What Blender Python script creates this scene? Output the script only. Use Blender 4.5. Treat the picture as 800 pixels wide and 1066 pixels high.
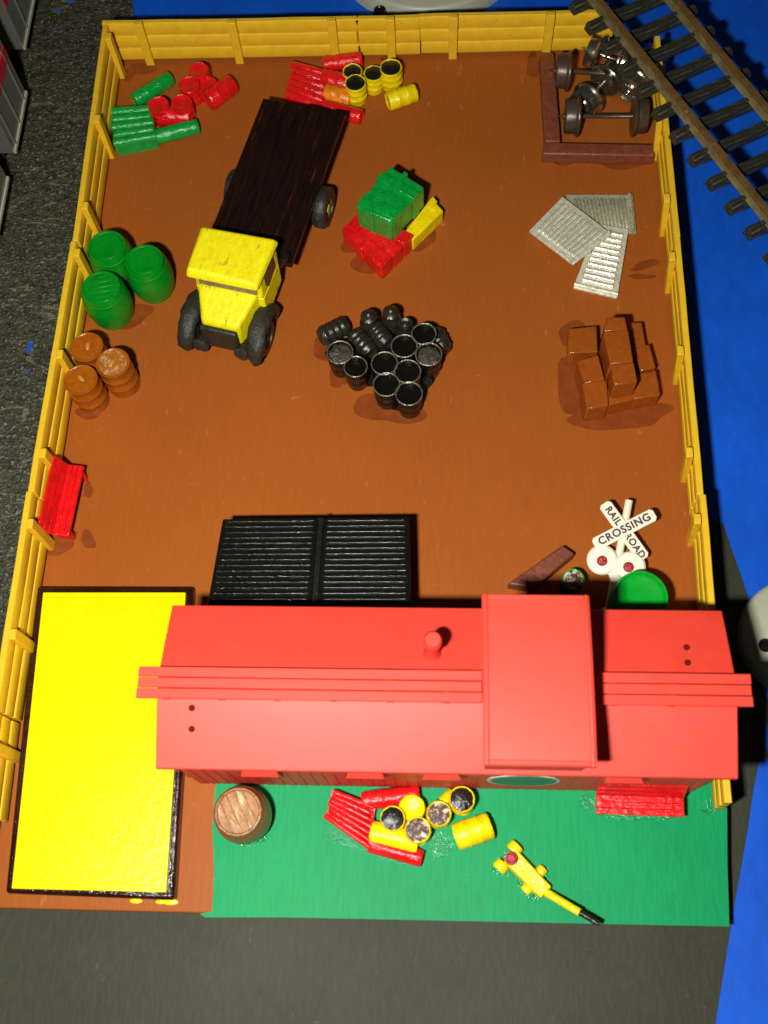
import bpy, bmesh, math, random
from mathutils import Vector, Matrix
random.seed(7)
R = math.radians
for o in list(bpy.data.objects):
    bpy.data.objects.remove(o)
S = bpy.context.scene
COL = S.collection
# ------------------------------------------------------------------ camera (1 unit = 1 cm of the diorama)
CAM = Vector((8.96228, -0.35489, 22.51941))
ROT = (Matrix.Rotation(.13728805, 3, 'Z') @ Matrix.Rotation(.38083525, 3, 'X') @ Matrix.Rotation(-.12215293, 3, 'Z'))
FPX = 1114.0
cd = bpy.data.cameras.new('camera')
cam = bpy.data.objects.new('camera', cd)
COL.objects.link(cam)
cam.matrix_world = Matrix.Translation(CAM) @ ROT.to_4x4()
cd.sensor_fit = 'VERTICAL'
cd.sensor_height = 36
cd.sensor_width = 27
cd.lens = FPX / 1066 * 36
cd.clip_start = .1
cd.clip_end = 500
cd.dof.use_dof = True
cd.dof.focus_distance = 26.0
cd.dof.aperture_fstop = .30
S.camera = cam
# ------------------------------------------------------------------ light: dim room + the camera's own flash, left of the lens
w = bpy.data.worlds.new('World')
S.world = w
w.use_nodes = True
w.node_tree.nodes['Background'].inputs[0].default_value = (.9, .95, 1, 1)
w.node_tree.nodes['Background'].inputs[1].default_value = .02
ld = bpy.data.lights.new('camera_flash', 'AREA')
ld.shape = 'RECTANGLE'
ld.size, ld.size_y = 1.3, .8
ld.energy = 8900
ld.color = (1, .97, .9)
flash = bpy.data.objects.new('camera_flash', ld)
COL.objects.link(flash)
flash.matrix_world = Matrix.Translation(CAM + ROT @ Vector((-3.4, -1.5, 0.2))) @ (Matrix.Rotation(R(0), 3, 'X') @ ROT).to_4x4()
S.view_settings.view_transform = 'Standard'
S.view_settings.look = 'None'
S.view_settings.exposure = 0
S.view_settings.gamma = 1


def at(px, py, z=0.0):
    """point of the place at height z that the photograph shows at pixel (px, py) of 800x1066"""
    d = ROT @ Vector(((px - 400) / FPX, -(py - 533) / FPX, -1))
    return CAM + d * ((z - CAM.z) / d.z)


def on_plane(px, py, o, n):
    d = ROT @ Vector(((px - 400) / FPX, -(py - 533) / FPX, -1))
    return CAM + d * ((o - CAM).dot(n) / d.dot(n))


# ------------------------------------------------------------------ materials
def N(nt, t, **kw):
    n = nt.nodes.new(t)
    for k, v in kw.items():
        if k in n.inputs:
            n.inputs[k].default_value = v
        else:
            setattr(n, k, v)
    return n


def paint(name, col, rough=.35, bump=.25, bscale=6, var=.25, vscale=3, metal=0, stretch=(1, 1, 1), dirt=None, dirt_amt=.0, dscale=8, coat=0, fine=0, spec=.5):
    m = bpy.data.materials.new(name)
    m.use_nodes = True
    nt = m.node_tree
    b = nt.nodes['Principled BSDF']
    b.inputs['Roughness'].default_value = rough
    b.inputs['Metallic'].default_value = metal
    b.inputs['Specular IOR Level'].default_value = spec
    if coat:
        b.inputs['Coat Weight'].default_value = coat
        b.inputs['Coat Roughness'].default_value = .12
    L = nt.links.new
    tc = N(nt, 'ShaderNodeTexCoord')
    mp = N(nt, 'ShaderNodeMapping')
    mp.inputs['Scale'].default_value = stretch
    L(tc.outputs['Object'], mp.inputs[0])
    n1 = N(nt, 'ShaderNodeTexNoise', Scale=vscale, Detail=6.0, Roughness=.6)
    L(mp.outputs[0], n1.inputs['Vector'])
    r = N(nt, 'ShaderNodeValToRGB')
    c = Vector(col)
    r.color_ramp.elements[0].position = .3
    r.color_ramp.elements[1].position = .7
    r.color_ramp.elements[0].color = (*(c * (1 - var)), 1)
    r.color_ramp.elements[1].color = (*[min(1, x) for x in c * (1 + var)], 1)
    L(n1.outputs[0], r.inputs[0])
    out = r.outputs[0]
    if dirt:
        n3 = N(nt, 'ShaderNodeTexNoise', Scale=dscale, Detail=8.0, Roughness=.65)
        L(mp.outputs[0], n3.inputs['Vector'])
        rr = N(nt, 'ShaderNodeValToRGB')
        rr.color_ramp.elements[0].position = .62 - dirt_amt * .3
        rr.color_ramp.elements[1].position = .70 - dirt_amt * .3
        L(n3.outputs[0], rr.inputs[0])
        mx = N(nt, 'ShaderNodeMix', data_type='RGBA')
        L(rr.outputs[0], mx.inputs[0])
        L(out, mx.inputs[6])
        mx.inputs[7].default_value = (*dirt, 1)
        out = mx.outputs[2]
    L(out, b.inputs['Base Color'])
    n2 = N(nt, 'ShaderNodeTexNoise', Scale=bscale, Detail=5.0, Roughness=.6)
    L(mp.outputs[0], n2.inputs['Vector'])
    bp = N(nt, 'ShaderNodeBump', Strength=bump, Distance=.06)
    L(n2.outputs[0], bp.inputs['Height'])
    nrm = bp.outputs[0]
    if fine:
        n4 = N(nt, 'ShaderNodeTexNoise', Scale=45.0, Detail=3.0)
        L(tc.outputs['Object'], n4.inputs['Vector'])
        bp2 = N(nt, 'ShaderNodeBump', Strength=fine, Distance=.02)
        L(n4.outputs[0], bp2.inputs['Height'])
        L(nrm, bp2.inputs['Normal'])
        nrm = bp2.outputs[0]
    L(nrm, b.inputs['Normal'])
    return m


M = {}
M['fence'] = paint('fence_yellow', (.77, .475, .02), .45, .12, 5, .08, 4, spec=.3, dirt=(.42, .25, .03), dirt_amt=-.15, dscale=5)
M['cab'] = paint('cab_yellow', (.86, .76, .0), .55, .28, 7, .12, 6, dirt=(.48, .40, .01), dirt_amt=.12, dscale=3.5, stretch=(1, 2, 1))
M['yellow'] = paint('glossy_yellow', (.86, .68, .004), .18, .6, 6, .14, 4, fine=.18)
M['slab'] = paint('slab_yellow', (.90, .70, .0), .22, .2, 8, .05, 2, fine=.24)
M['red'] = paint('glossy_red', (.72, .008, .010), .16, .6, 6, .25, 4, fine=.22)
M['redplastic'] = paint('caboose_red', (.72, .050, .028), .54, .04, 3, .06, 2, fine=.06, dirt=(.80, .20, .13), dirt_amt=-.32, dscale=4)
M['reddark'] = paint('caboose_red_shade', (.45, .03, .02), .5, .05, 3, .05, 2)
M['green'] = paint('glossy_green', (.002, .30, .04), .16, .6, 6, .25, 5, fine=.22)
M['greenbarrel'] = paint('barrel_green', (.0, .225, .010), .34, .12, 7, .15, 5, fine=.12)
M['greenlight'] = paint('barrel_green_bright', (.0, .34, .02), .34, .12, 7, .15, 5, fine=.12)
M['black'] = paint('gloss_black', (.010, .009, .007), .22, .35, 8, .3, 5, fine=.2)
M['pail'] = paint('pail_black', (.007, .006, .004), .2, .3, 9, .3, 6, metal=.25)
M['pailrim'] = paint('pail_rim_worn', (.20, .19, .14), .25, .5, 9, .6, 9, metal=.5, dirt=(.02, .02, .015), dirt_amt=.05, dscale=6)
M['pailfill'] = paint('pail_filling', (.05, .045, .03), .3, .8, 12, .6, 9)
M['binblack'] = paint('ribbed_black', (.005, .006, .004), .13, .2, 9, .3, 5, spec=.3, dirt=(.04, .04, .03), dirt_amt=-.15, dscale=9, fine=.12)
M['fender'] = paint('fender_black', (.022, .023, .015), .5, .8, 6, .35, 5, dirt=(.10, .07, .03), dirt_amt=-.1)
M['tyre'] = paint('tyre_black', (.02, .019, .016), .45, .4, 8, .3, 5, dirt=(.12, .08, .04), dirt_amt=0)
M['wood'] = paint('bed_wood', (.013, .0045, .003), .28, .6, 9, .55, 4, stretch=(.3, 4, 1), dirt=(.11, .016, .005), dirt_amt=.06, dscale=2.2, spec=.3)
M['beam'] = paint('timber_brown', (.19, .05, .022), .45, .5, 6, .25, 5, dirt=(.26, .10, .055), dirt_amt=.0, dscale=6, stretch=(1, 1, 1))
M['crate'] = paint('crate_brown', (.30, .070, .008), .14, .4, 6, .15, 5, fine=.22)
M['drum'] = paint('drum_brown', (.34, .085, .004), .22, .3, 6, .18, 5, fine=.2)
M['drumworn'] = paint('drum_worn', (.38, .12, .012), .35, .5, 8, .2, 6, dirt=(.48, .30, .14), dirt_amt=.35, dscale=9)
M['bung'] = paint('bung_highlight', (.55, .24, .05), .25, .3, 6, .15, 5)  # brighter than the drum: the bung's highlight is put into its colour
M['barrelwood'] = paint('barrel_brown', (.24, .09, .022), .3, .3, 6, .2, 6, fine=.1)
M['barreltop'] = paint('barrel_lid_worn', (.36, .17, .06), .38, .6, 6, .3, 5, stretch=(.6, 2.5, 1), dirt=(.62, .46, .28), dirt_amt=.22, dscale=3)
M['axle'] = paint('axle_brown', (.075, .045, .03), .35, .15, 6, .25, 6, metal=.2)
M['steel'] = paint('bright_steel', (.46, .44, .34), .2, .2, 8, .3, 6, metal=.95)
M['steeldark'] = paint('blackened_steel', (.05, .045, .035), .25, .1, 8, .2, 6, metal=.8)
M['casting'] = paint('white_metal', (.78, .77, .60), .34, .45, 14, .25, 9, metal=.35, dirt=(.22, .22, .15), dirt_amt=.02, dscale=12, fine=.35)
M['castingrib_lit'] = paint('white_metal_rib_lit', (.95, .93, .76), .26, .4, 14, .15, 9, metal=.6, dirt=(.3, .3, .22), dirt_amt=-.05, dscale=12, fine=.3)  # same metal as the sheet, made paler to paint the light on the ribs
M['castingdull'] = paint('white_metal_dull', (.50, .50, .35), .4, .45, 14, .25, 9, metal=.35, dirt=(.16, .16, .10), dirt_amt=.05, dscale=12, fine=.35)
M['white'] = paint('sign_white', (.80, .77, .60), .35, .08, 5, .04, 4)
M['letter'] = paint('lettering', (.05, .012, .012), .6, 0, 5, .1, 4)
M['lens'] = paint('lens_red', (.35, .02, .02), .3, .6, 14, .5, 14, dirt=(.45, .35, .3), dirt_amt=-.05, dscale=12)
M['pale'] = paint('pale_grey_plastic', (.42, .44, .33), .4, .05, 3, .05, 2)
M['sleeper'] = paint('sleeper_black', (.026, .026, .014), .5, .9, 5, .6, 5, stretch=(.3, 5, 3), dirt=(.17, .16, .09), dirt_amt=.13, dscale=5)
M['rail'] = paint('rail_brown', (.19, .105, .03), .3, .25, 6, .3, 4, metal=.3, dirt=(.33, .25, .10), dirt_amt=-.02, dscale=5)
M['railfoot_lit'] = paint('rail_foot_lit', (.21, .17, .075), .4, .25, 6, .35, 4, metal=.2, dirt=(.12, .08, .03), dirt_amt=.02, dscale=3)  # web and foot painted paler, as the flash lights the rail's side
M['silver'] = paint('coach_silver', (.40, .40, .33), .33, .06, 6, .08, 5, metal=.75)
M['stripe'] = paint('stripe_red', (.55, .012, .02), .35, .05, 6, .1, 5)
M['darkmetal'] = paint('underframe_black', (.015, .015, .012), .35, .3, 6, .3, 6)
M['glass'] = paint('window_dark', (.03, .03, .03), .12, .02, 6, .2, 6)
M['dullglass'] = paint('windscreen_dull', (.22, .19, .14), .3, .4, 9, .5, 8, metal=.4)
M['hole'] = paint('drilled_hole_shade', (.10, .012, .008), .9, 0, 5, .1, 4, spec=0)
M['emblem'] = paint('emblem_green', (.05, .22, .12), .5, .02, 6, .1, 5)
M['ring'] = paint('emblem_ring', (.55, .62, .5), .5, .02, 6, .05, 5)
M['orange'] = paint('orange_smear', (.80, .22, .01), .25, .5, 6, .3, 6)
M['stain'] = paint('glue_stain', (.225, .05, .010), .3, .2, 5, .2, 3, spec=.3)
M['rimblack'] = paint('rim_black', (.022, .006, .004), .15, .5, 6, .3, 4)


def ground_mat(name, col, streak, rough, scratch=.0, sc_col=(.5, .3, .15), var=.1, sy=.12, bump=.25, spec=.25):
    """hand-brushed paint: streaks along Y, a few pale scuffs"""
    m = bpy.data.materials.new(name)
    m.use_nodes = True
    nt = m.node_tree
    b = nt.nodes['Principled BSDF']
    L = nt.links.new
    tc = N(nt, 'ShaderNodeTexCoord')
    mp = N(nt, 'ShaderNodeMapping')
    mp.inputs['Scale'].default_value = (1, sy, 1)
    L(tc.outputs['Object'], mp.inputs[0])
    n1 = N(nt, 'ShaderNodeTexNoise', Scale=streak, Detail=6.0, Roughness=.62)
    L(mp.outputs[0], n1.inputs['Vector'])
    n0 = N(nt, 'ShaderNodeTexNoise', Scale=.28, Detail=4.0)
    L(tc.outputs['Object'], n0.inputs['Vector'])
    ad = N(nt, 'ShaderNodeMath', operation='ADD')
    L(n1.outputs[0], ad.inputs[0])
    L(n0.outputs[0], ad.inputs[1])
    r = N(nt, 'ShaderNodeValToRGB')
    r.color_ramp.elements[0].position = .7
    r.color_ramp.elements[1].position = 1.3
    c = Vector(col)
    r.color_ramp.elements[0].color = (*(c * (1 - var)), 1)
    r.color_ramp.elements[1].color = (*(c * (1 + var)), 1)
    hf = N(nt, 'ShaderNodeMath', operation='MULTIPLY')
    hf.inputs[1].default_value = .5
    r.color_ramp.elements[0].position = .38
    r.color_ramp.elements[1].position = .62
    L(ad.outputs[0], hf.inputs[0])
    L(hf.outputs[0], r.inputs[0])
    out = r.outputs[0]
    if scratch:
        for k, (sx, sy2, off, th) in enumerate([(5, 1.1, 3.0, .655), (1.6, 3.2, 11.0, .66), (6, 6, 23.0, .67)]):
            m2 = N(nt, 'ShaderNodeMapping')
            m2.inputs['Scale'].default_value = (sx, sy2, 1)
            m2.inputs['Location'].default_value = (off, off, 0)
            m2.inputs['Rotation'].default_value = (0, 0, .35 * k)
            L(tc.outputs['Object'], m2.inputs[0])
            n3 = N(nt, 'ShaderNodeTexNoise', Scale=1.0, Detail=5.0, Roughness=.7)
            L(m2.outputs[0], n3.inputs['Vector'])
            rr = N(nt, 'ShaderNodeValToRGB')
            rr.color_ramp.elements[0].position = th
            rr.color_ramp.elements[1].position = th + .07
            rr.color_ramp.elements[1].color = (scratch, scratch, scratch, 1)
            L(n3.outputs[0], rr.inputs[0])
            mx = N(nt, 'ShaderNodeMix', data_type='RGBA')
            L(rr.outputs[0], mx.inputs[0])
            L(out, mx.inputs[6])
            mx.inputs[7].default_value = (*sc_col, 1)
            out = mx.outputs[2]
    L(out, b.inputs['Base Color'])
    b.inputs['Roughness'].default_value = rough
    b.inputs['Specular IOR Level'].default_value = spec
    bp = N(nt, 'ShaderNodeBump', Strength=bump, Distance=.03)
    L(n1.outputs[0], bp.inputs['Height'])
    L(bp.outputs[0], b.inputs['Normal'])
    return m


M['yard'] = ground_mat('yard_brown', (.335, .087, .012), 11, .5, .5, (.52, .28, .14), .06, .14, spec=.15)
M['lawn'] = ground_mat('lawn_green', (.0, .285, .092), 14, .55, .35, (.05, .5, .24), .13, spec=.2)
M['table'] = ground_mat('table_blue', (.004, .095, .62), 3, .55, .25, (.08, .22, .6), .14, .5)
M['asphalt'] = ground_mat('asphalt_grey', (.034, .037, .021), 10, .6, .4, (.13, .14, .11), .22, .3)
M['side'] = paint('board_side', (.06, .012, .006), .5, .3, 6, .3, 4)


def ballast_mat():
    m = bpy.data.materials.new('ballast_grey')
    m.use_nodes = True
    nt = m.node_tree
    b = nt.nodes['Principled BSDF']
    b.inputs['Roughness'].default_value = .45
    L = nt.links.new
    tc = N(nt, 'ShaderNodeTexCoord')
    n1 = N(nt, 'ShaderNodeTexNoise', Scale=7.0, Detail=8.0, Roughness=.7)
    L(tc.outputs['Object'], n1.inputs['Vector'])
    r = N(nt, 'ShaderNodeValToRGB')
    r.color_ramp.elements[0].position = .35
    r.color_ramp.elements[1].position = .68
    r.color_ramp.elements[0].color = (.010, .010, .004, 1)
    r.color_ramp.elements[1].color = (.085, .085, .045, 1)
    L(n1.outputs[0], r.inputs[0])
    # transverse wrinkles of the stretched foam
    mp = N(nt, 'ShaderNodeMapping')
    mp.inputs['Scale'].default_value = (.22, .8, 1)
    L(tc.outputs['Object'], mp.inputs[0])
    n2 = N(nt, 'ShaderNodeTexNoise', Scale=1.5, Detail=2.2, Roughness=.45, Distortion=1.2)
    L(mp.outputs[0], n2.inputs['Vector'])
    sb = N(nt, 'ShaderNodeMath', operation='SUBTRACT')
    sb.inputs[1].default_value = .5
    L(n2.outputs[0], sb.inputs[0])
    ab = N(nt, 'ShaderNodeMath', operation='ABSOLUTE')
    L(sb.outputs[0], ab.inputs[0])
    rr = N(nt, 'ShaderNodeValToRGB')
    rr.color_ramp.elements[0].position = .0
    rr.color_ramp.elements[1].position = .02
    rr.color_ramp.elements[0].color = (.9, .9, .9, 1)
    rr.color_ramp.elements[1].color = (0, 0, 0, 1)
    L(ab.outputs[0], rr.inputs[0])
    mx = N(nt, 'ShaderNodeMix', data_type='RGBA')
    brk = N(nt, 'ShaderNodeTexNoise', Scale=2.5, Detail=4.0)
    L(tc.outputs['Object'], brk.inputs['Vector'])
    br2 = N(nt, 'ShaderNodeValToRGB')
    br2.color_ramp.elements[0].position = .44
    br2.color_ramp.elements[1].position = .62
    L(brk.outputs[0], br2.inputs[0])
    mu = N(nt, 'ShaderNodeMath', operation='MULTIPLY')
    L(rr.outputs[0], mu.inputs[0])
    L(br2.outputs[0], mu.inputs[1])
    L(mu.outputs[0], mx.inputs[0])
    L(r.outputs[0], mx.inputs[6])
    mx.inputs[7].default_value = (.19, .185, .095, 1)
    # grit
    v = N(nt, 'ShaderNodeTexNoise', Scale=13.0, Detail=3.0, Roughness=.6)
    L(tc.outputs['Object'], v.inputs['Vector'])
    r3 = N(nt, 'ShaderNodeValToRGB')
    r3.color_ramp.elements[0].position = .60
    r3.color_ramp.elements[1].position = .68
    r3.color_ramp.elements[1].color = (.8, .8, .8, 1)
    L(v.outputs[0], r3.inputs[0])
    mx2 = N(nt, 'ShaderNodeMix', data_type='RGBA')
    L(r3.outputs[0], mx2.inputs[0])
    L(mx.outputs[2], mx2.inputs[6])
    mx2.inputs[7].default_value = (.32, .31, .25, 1)
    L(mx2.outputs[2], b.inputs['Base Color'])
    bp = N(nt, 'ShaderNodeBump', Strength=.9, Distance=.08)
    L(v.outputs[0], bp.inputs['Height'])
    L(bp.outputs[0], b.inputs['Normal'])
    return m


M['ballast'] = ballast_mat()


# ------------------------------------------------------------------ mesh builder
class MB:
    def __init__(self, origin=(0, 0, 0)):
        self.bm = bmesh.new()
        self.o = Vector(origin)
        self.mi = 0

    def v(self, p):
        return self.bm.verts.new(Vector(p) - self.o)

    def f(self, vs):
        try:
            fc = self.bm.faces.new(vs)
            fc.material_index = self.mi
            return fc
        except ValueError:
            return None

    def hexa(self, bot, top):
        """solid between two rings of points (same count)"""
        n = len(bot)
        b = [self.v(p) for p in bot]
        t = [self.v(p) for p in top]
        self.f(list(reversed(b)))
        self.f(t)
        for i in range(n):
            self.f([b[i], b[(i + 1) % n], t[(i + 1) % n], t[i]])
        return self

    def box(self, c, s, rz=0, taper=1.0, mat=None):
        c = Vector(c)
        m = mat or Matrix.Rotation(rz, 3, 'Z')
        q = [(-.5, -.5), (.5, -.5), (.5, .5), (-.5, .5)]
        b = [c + m @ Vector((x * s[0], y * s[1], -.5 * s[2])) for x, y in q]
        t = [c + m @ Vector((x * s[0] * taper, y * s[1] * taper, .5 * s[2])) for x, y in q]
        return self.hexa(b, t)

    def prism(self, pts, z0, z1):
        return self.hexa([(p[0], p[1], z0) for p in pts], [(p[0], p[1], z1) for p in pts])

    def quad(self, pxs, zt, zb, shrink=1.0):
        P = [at(x, y, zt) for x, y in pxs]
        a = sum((P[i].x * P[(i + 1) % len(P)].y - P[(i + 1) % len(P)].x * P[i].y) for i in range(len(P)))
        if a < 0:
            P.reverse()
        return self.hexa([(p.x, p.y, zb) for p in P], [(p.x, p.y, zt) for p in P])

    def tube(self, p0, p1, r0, r1=None, n=18, rings=None):
        p0, p1 = Vector(p0), Vector(p1)
        r1 = r0 if r1 is None else r1
        return self.lathe([(r0, 0), (r1, (p1 - p0).length)], n, p0, p1 - p0)

    def lathe(self, prof, n=28, base=(0, 0, 0), axis=(0, 0, 1), closed=True):
        base = Vector(base)
        q = Vector((0, 0, 1)).rotation_difference(Vector(axis).normalized()).to_matrix()
        rings = []
        for r, z in prof:
            if r < 1e-5:
                rings.append([self.v(base + q @ Vector((0, 0, z)))])
            else:
                rings.append([self.v(base + q @ Vector((r * math.cos(2 * math.pi * i / n), r * math.sin(2 * math.pi * i / n), z))) for i in range(n)])
        for a, b in zip(rings, rings[1:]):
            for i in range(n):
                j = (i + 1) % n
                if len(a) == 1 and len(b) == 1:
                    continue
                if len(a) == 1:
                    self.f([a[0], b[j], b[i]])
                elif len(b) == 1:
                    self.f([a[i], a[j], b[0]])
                else:
                    self.f([a[i], a[j], b[j], b[i]])
        if closed:
            if len(rings[0]) > 1:
                self.f(list(reversed(rings[0])))
            if len(rings[-1]) > 1:
                self.f(rings[-1])
        return self

    def ball(self, c, r, sc=(1, 1, 1), n=14):
        m = Matrix.Translation(Vector(c) - self.o) @ Matrix.Diagonal((*sc, 1))
        res = bmesh.ops.create_uvsphere(self.bm, u_segments=n, v_segments=n // 2 + 2, radius=r, matrix=m)
        return self

    def build(self, name, mat, parent=None, bevel=0, segs=2, ang=38, loc=None, rz=0, jitter=0, sub=0):
        if jitter:
            for vt in self.bm.verts:
                vt.co += Vector([random.uniform(-jitter, jitter) for _ in range(3)])
        bmesh.ops.recalc_face_normals(self.bm, faces=self.bm.faces)
        me = bpy.data.meshes.new(name)
        self.bm.to_mesh(me)
        self.bm.free()
        for p in me.polygons:
            p.use_smooth = True
        me.set_sharp_from_angle(angle=R(ang))
        for k in (mat if isinstance(mat, (list, tuple)) else [mat]):
            me.materials.append(M[k])
        o = bpy.data.objects.new(name, me)
        COL.objects.link(o)
        if parent:
            o.parent = parent
        if loc is not None:
            o.location = loc
            o.rotation_euler.z = rz
        if bevel:
            b = o.modifiers.new('bevel', 'BEVEL')
            b.width = bevel
            b.segments = segs
            b.limit_method = 'ANGLE'
            b.angle_limit = R(35)
            b.harden_normals = False
        if sub:
            s = o.modifiers.new('sub', 'SUBSURF')
            s.levels = s.render_levels = sub
        return o


def tag(o, label=None, cat=None, group=None, kind=None):
    if label:
        o['label'] = label
    if cat:
        o['category'] = cat
    if group:
        o['group'] = group
    if kind:
        o['kind'] = kind
    return o


def thing(name, label, cat, loc=(0, 0, 0), rz=0, group=None):
    o = bpy.data.objects.new(name, None)
    COL.objects.link(o)
    o.empty_display_size = .3
    o.location = loc
    o.rotation_euler.z = rz
    return tag(o, label, cat, group)


def dup(root, loc, rz, label, group=None):
    c = root.copy()
    COL.objects.link(c)
    c.location = loc
    c.rotation_euler.z = rz
    c['label'] = label
    if group:
        c['group'] = group
    for ch in list(root.children):
        d = ch.copy()
        COL.objects.link(d)
        d.parent = c
        for g in ch.children:
            e = g.copy()
            COL.objects.link(e)
            e.parent = d
    return c


# ================================================================== SETTING
TZ = -.62
tag(MB().box((9, 12, TZ - .5), (120, 120, 1)).build('table', 'table'), kind='structure')
# dark painted road sheet in front of and beside the board
m = MB()
rp = [(753, 545), (762, 572), (771, 597), (779, 622), (786, 660), (789, 690), (794, 716), (800, 728), (806, 742), (797, 757), (797, 778), (803, 787), (790, 795), (784, 825), (779, 862), (765, 940), (745, 1066), (728, 1170)]
pts = [at(x, y, TZ + .02) for x, y in rp] + [Vector((-12, -9, 0)), Vector((-12, 7.0, 0)), Vector((1.5, 7.0, 0)), Vector((8, 11.0, 0))]
pts.reverse()
m.prism(pts, TZ - .02, TZ + .02)
tag(m.build('road', 'asphalt'), kind='structure')
# foam trackbed on the left
m = MB()
q = [at(137, -4, TZ + .1), at(139, 12, TZ + .1), at(140, 30, TZ + .1)]
pts = [(1.2, 20, 0), (.6, 6.0, 0), (-12, 5.4, 0), (-12, 40, 0), (q[0].x, 40, 0)] + [tuple(a) for a in q]
pts.reverse()
m.prism(pts, TZ - .02, TZ + .10)
tag(m.build('ballast_bed', 'ballast'), kind='structure')
# scraped spots where the blue shows
m = MB()
for x, y, r in [(61, 11, .09), (73, 1, .10), (57, 30, .05), (33, 357, .07), (31, 362, .08), (29, 366, .06), (28, 388, .05)]:
    c = at(x, y, TZ + .104)
    k = 9
    m.prism([(c.x + r * random.uniform(.5, 1) * math.cos(i / k * 6.283), c.y + 1.3 * r * random.uniform(.5, 1) * math.sin(i / k * 6.283)) for i in range(k)], TZ + .09, TZ + .106)
tag(m.build('paint_fleck', 'table'), kind='structure')
# the board
BW, BL = 14.66, 22.12
m = MB()
m.box((7.3, BL / 2 - .02, -.3), (BW, BL, .6))
tag(m.build('base_board', 'yard', bevel=.03), kind='structure')
# painted lawn
gp = [(232, 790), (224, 822), (221, 860), (223, 905), (221, 949), (208, 951), (213, 955), (300, 955), (759.5, 964.5), (757.5, 900), (757, 820), (752, 790)]
m = MB()
m.prism(list(reversed([tuple(at(x, y, .004)) for x, y in gp])), -.002, .006)
tag(m.build('lawn', 'lawn'), kind='structure')


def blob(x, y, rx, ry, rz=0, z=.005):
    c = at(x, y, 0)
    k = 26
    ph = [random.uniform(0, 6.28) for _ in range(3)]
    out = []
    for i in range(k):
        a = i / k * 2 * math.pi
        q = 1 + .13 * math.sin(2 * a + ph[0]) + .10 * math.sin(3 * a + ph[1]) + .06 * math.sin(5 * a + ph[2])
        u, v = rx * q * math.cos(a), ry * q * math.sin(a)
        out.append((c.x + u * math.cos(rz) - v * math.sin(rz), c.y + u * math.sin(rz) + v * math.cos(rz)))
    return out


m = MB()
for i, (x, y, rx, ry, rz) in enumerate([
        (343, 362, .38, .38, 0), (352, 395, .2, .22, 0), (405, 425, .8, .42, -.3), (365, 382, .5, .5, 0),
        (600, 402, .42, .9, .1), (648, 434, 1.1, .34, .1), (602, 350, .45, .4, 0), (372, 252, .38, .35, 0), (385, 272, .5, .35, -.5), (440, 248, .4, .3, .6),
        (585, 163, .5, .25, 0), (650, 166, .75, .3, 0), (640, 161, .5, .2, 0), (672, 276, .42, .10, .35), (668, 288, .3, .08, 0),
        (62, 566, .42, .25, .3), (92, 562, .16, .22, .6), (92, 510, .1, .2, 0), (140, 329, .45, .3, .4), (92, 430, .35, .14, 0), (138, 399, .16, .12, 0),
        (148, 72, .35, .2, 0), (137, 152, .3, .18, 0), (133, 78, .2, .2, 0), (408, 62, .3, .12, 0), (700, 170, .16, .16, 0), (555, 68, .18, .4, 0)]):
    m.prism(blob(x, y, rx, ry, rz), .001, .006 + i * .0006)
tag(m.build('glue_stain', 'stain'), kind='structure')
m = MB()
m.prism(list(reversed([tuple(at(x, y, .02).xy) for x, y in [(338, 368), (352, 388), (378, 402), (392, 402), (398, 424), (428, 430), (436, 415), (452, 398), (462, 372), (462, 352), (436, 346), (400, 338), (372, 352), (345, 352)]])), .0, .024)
tag(m.build('black_patch', 'black'), kind='structure')  # black sheet added under the pile to darken gaps between pails and cans
# wet varnish round the things glued on the lawn
M['lawnstain'] = paint('lawn_varnish', (.0, .265, .085), .12, .5, 14, .2, 5, spec=.35)
M['cansheen'] = paint('can_sheen', (.035, .032, .022), .24, .35, 9, .4, 6, metal=.4)  # greyish sheen of the cans put into a lighter base colour
m = MB()
for i, (x, y, rx, ry, rz) in enumerate([(263, 868, .45, .3, 0), (360, 872, .5, .25, -.5), (420, 893, .6, .2, -.2), (460, 880, .3, .4, 0), (556, 918, .5, .35, .6), (525, 900, .3, .3, 0), (612, 835, .25, .2, 0), (740, 840, .25, .2, 0), (665, 851, .9, .08, 0)]):
    m.prism(blob(x, y, rx * .75, ry * .75, rz), .003, .0085 + i * .0006)
tag(m.build('varnish_puddle', 'lawnstain'), kind='structure')

# ================================================================== FENCES
FH = 1.42


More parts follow.
